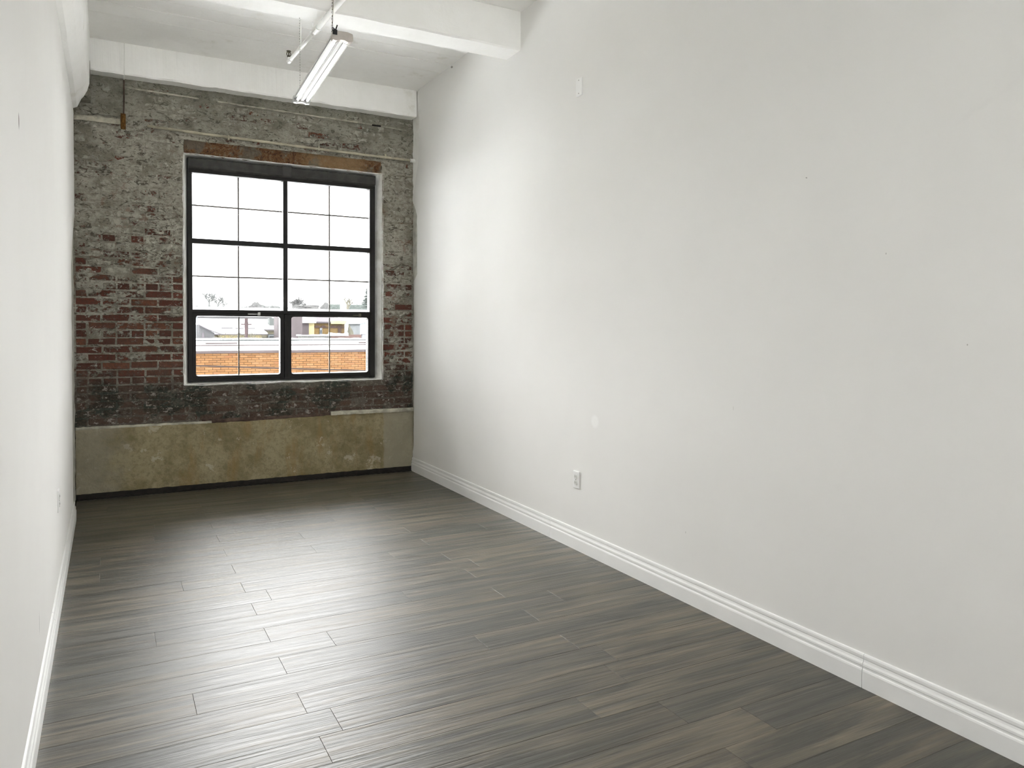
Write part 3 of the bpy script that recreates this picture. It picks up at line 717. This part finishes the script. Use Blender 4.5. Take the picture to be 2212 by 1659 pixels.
# neighbouring flat-roofed brick building
YO = 22.8
nb_ = thing('brick_building', (4.6, YO, -4), 'low orange brick building with a snow-covered flat roof just across', 'building')
M['obrick'] = NT('orange_brick'); k = M['obrick']; g = k.node('ShaderNodeNewGeometry'); oi = k.node('ShaderNodeObjectInfo')
r_ = k.math('FRACT', k.math('ADD', g.outputs['Random Per Island'], k.math('MULTIPLY', oi.outputs['Random'], 5.3)))
M['obrick'] = k.fin(k.ramp(r_, [(0, (0.0332, 0.0166, 0.0066)), (.35, (0.0381, 0.0196, 0.0083)), (.6, (0.0295, 0.0143, 0.0059)), (.8, (0.0405, 0.0225, 0.0103)), (1, (0.0345, 0.0159, 0.0073))]), .9, 0, .03)
M['omortar'] = ext('brown_mortar', (0.0196, 0.0116, 0.0056)); M['coping'] = ext('mauve_metal_coping', (0.0152, 0.0122, 0.0122), .6)
child(MB().box(-9, 19, YO+.012, YO+.3, -4.3, .655), 'wall', M['omortar'], nb_)
child(MB().box(-9.05, 19.05, YO-.05, YO+.34, .655, .725), 'coping', M['coping'], nb_)
ob = bpy.data.meshes.new('brick'); q = MB().box(0, .200, 0, .03, 0, .056); ob.from_pydata(q.v, [], q.f); ob.materials.append(M['obrick'])
st = MB(); cnt = 0
for i in range(26):
    z = .655-.0665*(i+1)+.005; x = -9+(.105 if i % 2 else 0)
    while x < 18.9:
        dy = R.uniform(-.003, .003); xx = x+R.uniform(-.004, .004)
        if 1.95 < x < 7.15 and i < 11 and cnt < 298: o = link('brick', ob, None, nb_, (xx-4.6, dy, z+4)); cnt += 1
        else: st.box(xx, xx+.2, YO+dy, YO+dy+.03, z, z+.056)
        x += .211
child(st, 'outer_bricks', M['obrick'], nb_, kind='stuff')
def snowbar(x0, x1, y0, y1, z0, z1, n_=90, amp=.02, sd=0):
    mb = MB()
    for i in range(n_+1):
        x = x0+(x1-x0)*i/n_; h = amp*fb(x, sd, 0, 1.3)
        mb.v += [(x, y0+.03, z0), (x, y0, (z0+z1)/2+h*.3), (x, y0+.06, z1+h), (x, y1-.06, z1+h), (x, y1, z0)]
    for i in range(n_):
        for j in range(4): a = i*5+j; mb.f.append((a, a+1, a+6, a+5))
    mb.f = [t[::-1] for t in mb.f]; return mb
child(snowbar(-9, 19, YO-.05, YO+.5, .725, .842, 120, .012), 'snow_cap', M['snow'], nb_)
child(MB().box(-9, 19, YO+.3, 41.0, -4.3, .66), 'roof', M['snow'], nb_)
child(MB().tube([(-9, 30, .705), (19, 30, .70)], .022, 6), 'roof_pipe', M['coping'], nb_)
child(MB().box(-9, 19, 40.8, 41.1, .60, .72), 'parapet', ext('grey_parapet', (0.0159, 0.0172, 0.0172)), nb_)
child(snowbar(-9, 19, 40.75, 41.15, .72, .80, 140, .04, 5), 'snow_cap', M['snow'], nb_)
for (x_, w_) in ((10.2, 1.6), (3.6, 1.2)): child(MB().tube([(x_, 34, .69), (x_+w_, 33.6, .70)], .03, 6), 'roof_debris', M['coping'], nb_)

# overhead cables
cm = plain('black_cable', (.012, .009, .008), .9, 0, 0)
for (a, b, lab) in (((-6, 12, 1.35), (1.13, 12, .85, 2.34, .79, 3.72, .72), 'black cable crossing in front of the orange brick wall'),):
    pts = [(-8, 12, 1.30), (-3, 12, 1.04), (1.13, 12, .852), (2.34, 12, .79), (3.72, 12, .72), (7, 12, .60), (12, 12, .50)]
    tag(MB().tube(pts, .012, 6).build('overhead_cable', cm), lab, 'cable')

M['cream'] = ext('cream_siding', (0.0626, 0.0564, 0.0394)); M['cream2'] = ext('pale_yellow_wall', (0.0874, 0.0750, 0.0416)); M['dkgrey'] = ext('grey_shed_boards', (0.0172, 0.0172, 0.0179))
M['mauve'] = ext('mauve_brick_wall', (0.0209, 0.0179, 0.0186)); M['ochre'] = ext('ochre_wall', (0.0418, 0.0282, 0.0122)); M['wsid'] = ext('white_siding', (0.0491, 0.0527, 0.0554)); M['rooft'] = ext('grey_slate', (0.0209, 0.0189, 0.0209))
M['dwin'] = plain('dark_window_glass', (.016, .017, .018), .9, 0, .0); M['brownw'] = ext('brown_brick', (0.0186, 0.0122, 0.0109)); M['greywall'] = ext('grey_block', (0.0209, 0.0209, 0.0196))
def house(name, x0, x1, y0, y1, zt, mat, label, cat='house', z0=-4.2):
    h = thing(name, ((x0+x1)/2, y0, z0), label, cat); child(MB().box(x0, x1, y0, y1, z0, zt), 'wall', mat, h); return h
def slope(x0, x1, ya, za, yb, zb, th=.12): return MB().prism([(ya, za), (yb, zb), (yb, zb-th), (ya, za-th)], x0, x1, 0)
h = house('snow_roofed_house', 6.15, 11.9, 60, 67, 1.28, M['cream'], 'cream sided house with a wide snow-covered roof, beyond the flat roof on the left')
child(slope(6.0, 12.0, 59.6, 1.24, 63.5, 2.0), 'roof', M['snow'], h); child(slope(6.0, 12.0, 63.5, 2.0, 67.4, 1.24), 'roof', M['snow'], h)
child(MB().box(6.0, 12.0, 59.50, 59.62, 1.07, 1.16), 'gutter', M['rooft'], h)
child(MB().box(7.1, 10.0, 58, 60, -4.2, .90), 'porch_wall', M['cream2'], h); child(slope(6.6, 10.4, 57.7, .93, 60, 1.22), 'porch_roof', M['snow'], h)
child(MB().box(6.6, 10.4, 57.62, 57.7, .76, .84), 'gutter', M['rooft'], h)
for zz in (.95, .75, .55): child(MB().box(10.05, 11.9, 59.95, 60.0, zz, zz+.03), 'siding_line', M['greywall'], h)
wd = child(MB().box(10.78, 11.48, 59.93, 60.0, .2, .82), 'window', M['greywall'], h); child(MB().box(10.85, 11.41, 59.90, 59.94, .2, .75), 'window_frame', M['wsid'], h)
child(MB().box(10.93, 11.33, 59.87, 59.91, .2, .66), 'pane', M['dwin'], h)
child(MB().box(11.1, 11.75, 60.8, 61.6, 1.35, 2.05), 'chimney_box', ext('grey_green_box', (0.0186, 0.0202, 0.0196)), h)
for (xa, xb, zc_) in ((7.4, 8.2, 1.27), (8.4, 9.0, 1.25), (9.3, 9.8, 1.24)): child(MB().box(xa, xb, 59.55, 59.6, zc_-.04, zc_+.02), 'ice_edge', M['rooft'], h)
h = thing('grey_shed', (6.0, 54.6, -4.2), 'grey boarded shed with a sloping roof edge, at the far left through the window', 'shed')
child(MB().prism([(5.40, -4.2), (6.36, -4.2), (6.36, .95), (5.96, 1.15), (5.40, 1.50)], 54.8, 56.8, 1), 'wall', M['dkgrey'], h)
child(MB().prism([(5.33, 1.53), (6.00, 1.17), (6.77, .88), (6.77, .97), (6.00, 1.27), (5.33, 1.63)], 54.6, 57.0, 1), 'roof', M['snow'], h)
child(MB().prism([(5.33, 1.47), (6.00, 1.11), (6.77, .82), (6.77, .88), (6.00, 1.17), (5.33, 1.53)], 54.58, 54.7, 1), 'fascia', M['rooft'], h)
child(MB().box(5.57, 5.71, 54.76, 54.8, .2, .95), 'door', M['rooft'], h)
h = house('white_house', 3.6, 5.62, 58, 64, 2.2, M['wsid'], 'plain white house at the far left edge, beside the grey shed'); child(slope(3.5, 5.7, 57.7, 2.2, 61, 3.0), 'roof', M['snow'], h)
h = house('mauve_building', 10.9, 11.66, 52, 58, 2.2, M['mauve'], 'narrow mauve brick building just right of the centre mullion'); child(MB().box(10.85, 11.7, 51.9, 58, 2.2, 2.35), 'roof', M['snow'], h)
h = house('cream_building', 13.35, 14.38, 60, 66, 1.95, M['cream2'], 'small cream building with a white fascia and a grey recess, left of the ochre house')
child(MB().box(13.3, 14.42, 59.5, 60.5, 1.68, 2.15), 'fascia', M['snow'], h); child(MB().box(13.37, 13.95, 59.93, 60.0, -3, 1.66), 'recess', M['mauve'], h)
h = house('ochre_house', 14.46, 17.1, 61, 67, 1.80, M['ochre'], 'ochre house with small arches under a grey roof, seen through the right window half')
child(slope(14.43, 17.2, 60.7, 1.80, 64, 2.25), 'roof', M['rooft'], h)
child(MB().box(15.9, 17.15, 60.6, 60.75, 1.62, 1.86), 'awning', M['cream2'], h)
for x_ in (14.85, 15.35, 16.15, 16.65):
    ar = MB().prism([(x_+.22*math.cos(t*PI/8), 1.36+.14*math.sin(t*PI/8)) for t in range(9)], 60.92, 61.0, 1); child(ar, 'arch', M['brownw'], h)
child(MB().box(14.46, 17.1, 60.93, 61.0, 1.30, 1.37), 'cornice', M['brownw'], h)
child(MB().box(15.05, 15.25, 60.9, 61.0, .75, 1.28), 'window', M['wsid'], h); child(MB().box(15.10, 15.20, 60.88, 60.92, .85, 1.12), 'pane', M['dwin'], h)
child(MB().box(16.55, 16.80, 60.9, 61.0, .6, 1.30), 'door', M['brownw'], h)
h = house('white_garage', 17.2, 19.6, 57, 60.2, 1.75, M['wsid'], 'white sided garage with a grey door at the right edge of the window')
child(MB().prism([(17.0, 1.62), (18.8, 2.1), (20.6, 1.62), (20.6, 1.76), (18.8, 2.26), (17.0, 1.76)], 56.8, 60.3, 1), 'roof', M['snow'], h)
child(MB().box(17.75, 18.1, 56.93, 57.0, .6, 1.1), 'window', M['greywall'], h); child(MB().box(18.35, 19.3, 56.93, 57.0, -1, 1.15), 'garage_door', M['greywall'], h)
h = thing('garden_wall', (13, 50, -4.2), 'low brown and grey garden wall capped with snow, in front of the ochre house', 'wall')
child(MB().box(11.0, 13.1, 50, 50.3, -4.2, .80), 'block_wall', M['greywall'], h); child(MB().box(13.1, 15.15, 49.9, 50.2, -4.2, .88), 'brick_wall', M['brownw'], h)
child(snowbar(10.9, 13.2, 49.9, 50.4, .80, .90, 30, .05, 2), 'snow_cap', M['snow'], h); child(snowbar(13.0, 14.2, 49.7, 50.3, .80, 1.02, 30, .10, 8), 'snow_cap', M['snow'], h)
rl = thing('porch_railing', (15.7, 50, -4.2), 'small dark railing at the right edge beyond the flat roof', 'railing')
child(MB().box(15.2, 15.75, 50, 50.05, .86, .90), 'rail', M['rooft'], rl)
for x_ in (15.2, 15.7): child(MB().box(x_, x_+.04, 50, 50.05, -4.2, 1.15 if x_ > 15.5 else .9), 'post', M['rooft'], rl)
pl_ = thing('utility_pole', (8.47, 55, -4.2), 'dark wooden utility pole with a short crossarm, in front of the cream house', 'pole')
pm_ = ext('dark_pole_wood', (0.0159, 0.0116, 0.0122)); child(MB().tube([(8.47, 55, -4.2), (8.47, 55, 1.95)], [.15, .11], 8), 'post', pm_, pl_)
child(MB().box(8.12, 8.80, 54.9, 55.0, 1.50, 1.58), 'crossarm', pm_, pl_)
child(MB().tube([(8.47, 55, 1.0), (8.47, 55, 1.7)], .12, 8), 'transformer', pm_, pl_)
fence_ = MB().box(4, 13, 70, 70.3, -4, 2.24).build('long_grey_roof', ext('far_grey_roof', (0.0196, 0.0196, 0.0202))); tag(fence_, 'long grey roof edge showing above the snow-covered house roof', 'roof')

# trees
bark = {'a': ext('hazed_bark', (0.0215, 0.0225, 0.0222), .9, .1), 'b': ext('grey_bark', (0.0186, 0.0186, 0.0186), .9, .1), 'c': ext('olive_bark', (0.0245, 0.0232, 0.0186), .9, .1), 'g': ext('hazed_conifer', (0.0186, 0.0215, 0.0202), .9, .15)}  # distance haze is put into the skyline bark and conifer colours
def tree_mesh(seed, h, lean=(0, 0), levels=4, spread=.6, r0=.14, kids=3, flat=.0, start=.35):
    rr = random.Random(seed); mb = MB()
    def grow(p, d, L, r, lv):
        pts = [p]; rs = [r]; q = p.copy(); dd = d.copy()
        for i in range(3):
            dd = (dd+Vector((rr.uniform(-.16, .16), rr.uniform(-.16, .16), rr.uniform(-.05, .12)))).normalized(); q = q+dd*L/3; pts.append(q.copy()); rs.append(r*(1-.22*(i+1)))
        mb.tube(pts, [max(q_, r0*.28) for q_ in rs], 5 if lv > 1 else 3, False)
        if lv == 0: return
        for k_ in range(kids+(lv == levels)):
            t = rr.uniform(start if lv == levels else .25, 1.0); i = min(2, int(t*3)); b_ = pts[i].lerp(pts[i+1], t*3-i)
            a = rr.uniform(0, 2*PI); nd = (dd*(1-spread)+Vector((math.cos(a), math.sin(a)*.6, rr.uniform(-.1, .7)-flat))*spread).normalized()
            grow(b_, nd, L*rr.uniform(.50, .72), rs[i]*.62, lv-1)
    grow(Vector((0, 0, 0)), Vector((lean[0], lean[1], 1)).normalized(), h*.55, r0, levels)
    zm = max(v_[2] for v_ in mb.v); k_ = h/zm; mb.v = [(a*k_, b*k_, c_*k_) for a, b, c_ in mb.v]; return mb
HB = 6.95
def tree(x, h, seed, mat, label, group=None, y=262, name='bare_tree', **k_):
    t = thing(name, (x*y/262, y, HB), label, 'tree', group); tree_mesh(seed, h, **k_).build('branches', bark[mat], t); return t
tree(28.9, 5.0, 11, 'a', 'wide-crowned bare tree, leftmost on the snowy skyline', levels=4, r0=0.33, spread=.62, flat=.1)
tree(31.3, 4.7, 5, 'a', 'slender leaning bare tree, second from the left on the skyline', y=274, levels=4, r0=0.28, spread=.5, lean=(.15, 0))
tree(33.2, 4.6, 21, 'a', 'thin upright bare tree, third from the left on the skyline', y=286, levels=3, r0=0.21, spread=.6)
tree(73.9+.8, 4.4, 8, 'c', 'olive bare tree forking in front of the dark hedge', y=258, levels=3, r0=0.35, spread=.5, kids=2, start=.1)
ORD = ('first', 'second', 'third', 'fourth', 'fifth', 'sixth', 'seventh', 'eighth', 'ninth')
for i, (x, h) in enumerate(((55.6, 4.6), (57.2, 4.3), (58.7, 4.0), (60.3, 3.5), (62, 3.1), (63.9, 2.4))):
    tree(x, h, 40+i, 'b', ('tallest grey tree of the skyline clump, right beside the centre mullion' if i == 0 else ORD[i]+' grey tree of the sloping skyline clump, counted rightwards from the centre mullion'), 'grey clump on the skyline', y=262+11*i, levels=4, r0=.25, spread=.72, kids=4, start=.05)
def bush_mesh(seed, rx, rz):
    bm = bmesh.new(); bmesh.ops.create_icosphere(bm, subdivisions=3, radius=1)
    for v_ in bm.verts:
        k_ = 1+.45*fb(v_.co.x+seed*3, v_.co.y, v_.co.z, 1.6, 4); v_.co = Vector((v_.co.x*rx*k_, v_.co.y*rx*.6*k_, max(-.1, v_.co.z)*rz*k_))
    me = bpy.data.meshes.new('bush'); bm.to_mesh(me); bm.free(); return me
for i, (x, rx, rz, m_, y_) in enumerate(((24.3, 1.6, .7, 'a', 262), (36.0, 2.2, .55, 'a', 262), (39.9, 1.5, .8, 'a', 266), (43.4, 1.9, 2.2, 'b', 262), (45.8, 2.2, 1.4, 'a', 270), (49.6, 1.7, 1.2, 'a', 264), (53.0, 1.1, 1.3, 'a', 262), (66.6, 1.6, 2.0, 'b', 258), (60.5, 4.2, 1.3, 'b', 248))):
    o = link('distant_bush', bush_mesh(i, rx, rz), bark[m_], loc=(x*y_/262, y_, HB+.1))
    tag(o, ORD[i]+' low rounded bush on the snowy skyline, counted from the left' if i < 8 else 'wide low bush in front of the grey tree clump on the skyline', 'bush', 'skyline bushes')
for (xa, xb, lab) in ((69.2, 73.6, 'square-cut dark hedge left of the forked tree'), (76.8, 84.5, 'square-cut dark hedge below the haze-toned conifer')):
    tag(rough_slab('hedge', xa, xb, HB-.5, HB+2.3, 268, 1.5, bark['g'], None, .3, 1, 30, 8, .15), lab, 'hedge')
cf = thing('conifer', (81.4, 260, HB), 'tall haze-toned conifer at the right edge of the window view', 'tree')
mb = MB().tube([(81.4, 260, HB), (81.5, 260, HB+9.4)], [.3, .05], 6); child(mb, 'trunk', bark['g'], cf)
mb = MB(); rr = random.Random(4)
for i in range(300):
    t = rr.random(); z_ = HB+1.2+8.1*t; L = (3.6*(1-t)+.35)*rr.uniform(.5, 1); a = rr.uniform(0, 2*PI); b0 = Vector((81.4+.1*t, 260, z_)); e = b0+Vector((math.cos(a)*L, math.sin(a)*L, -.10*L+rr.uniform(-.1, .35)))
    mb.tube([b0, b0.lerp(e, .6)+Vector((0, 0, -.08)), e], [.10, .13, .02], 4, False)
child(mb, 'branches', bark['g'], cf, kind='stuff')
for i, (x, h, sd) in enumerate(((6.75, .8, 31), (7.55, 1.0, 3), (8.05, 1.05, 9), (8.95, .95, 15), (9.35, 1.1, 23))):
    yy = (52, 52, 50.5, 52, 50.5)[i]
    t = thing('bare_shrub', (x*.917*yy/52, yy, -.30), ORD[i]+' leafless shrub from the left, in front of the cream house', 'shrub', 'shrubs by the cream house')
    tree_mesh(sd, h+.35, levels=3, r0=.035, spread=.55, kids=3, start=.05).build('branches', bark['c'], t)
t = thing('evergreen', (15.2, 56, -4.2), 'dark bushy evergreen between the ochre house and the white garage', 'tree')
me = bush_mesh(77, .9, 4.4); o = link('foliage', me, ext('dull_green_foliage', (0.0196, 0.0189, 0.0146)), t); o.location = (1.15-.1, 0, 0)
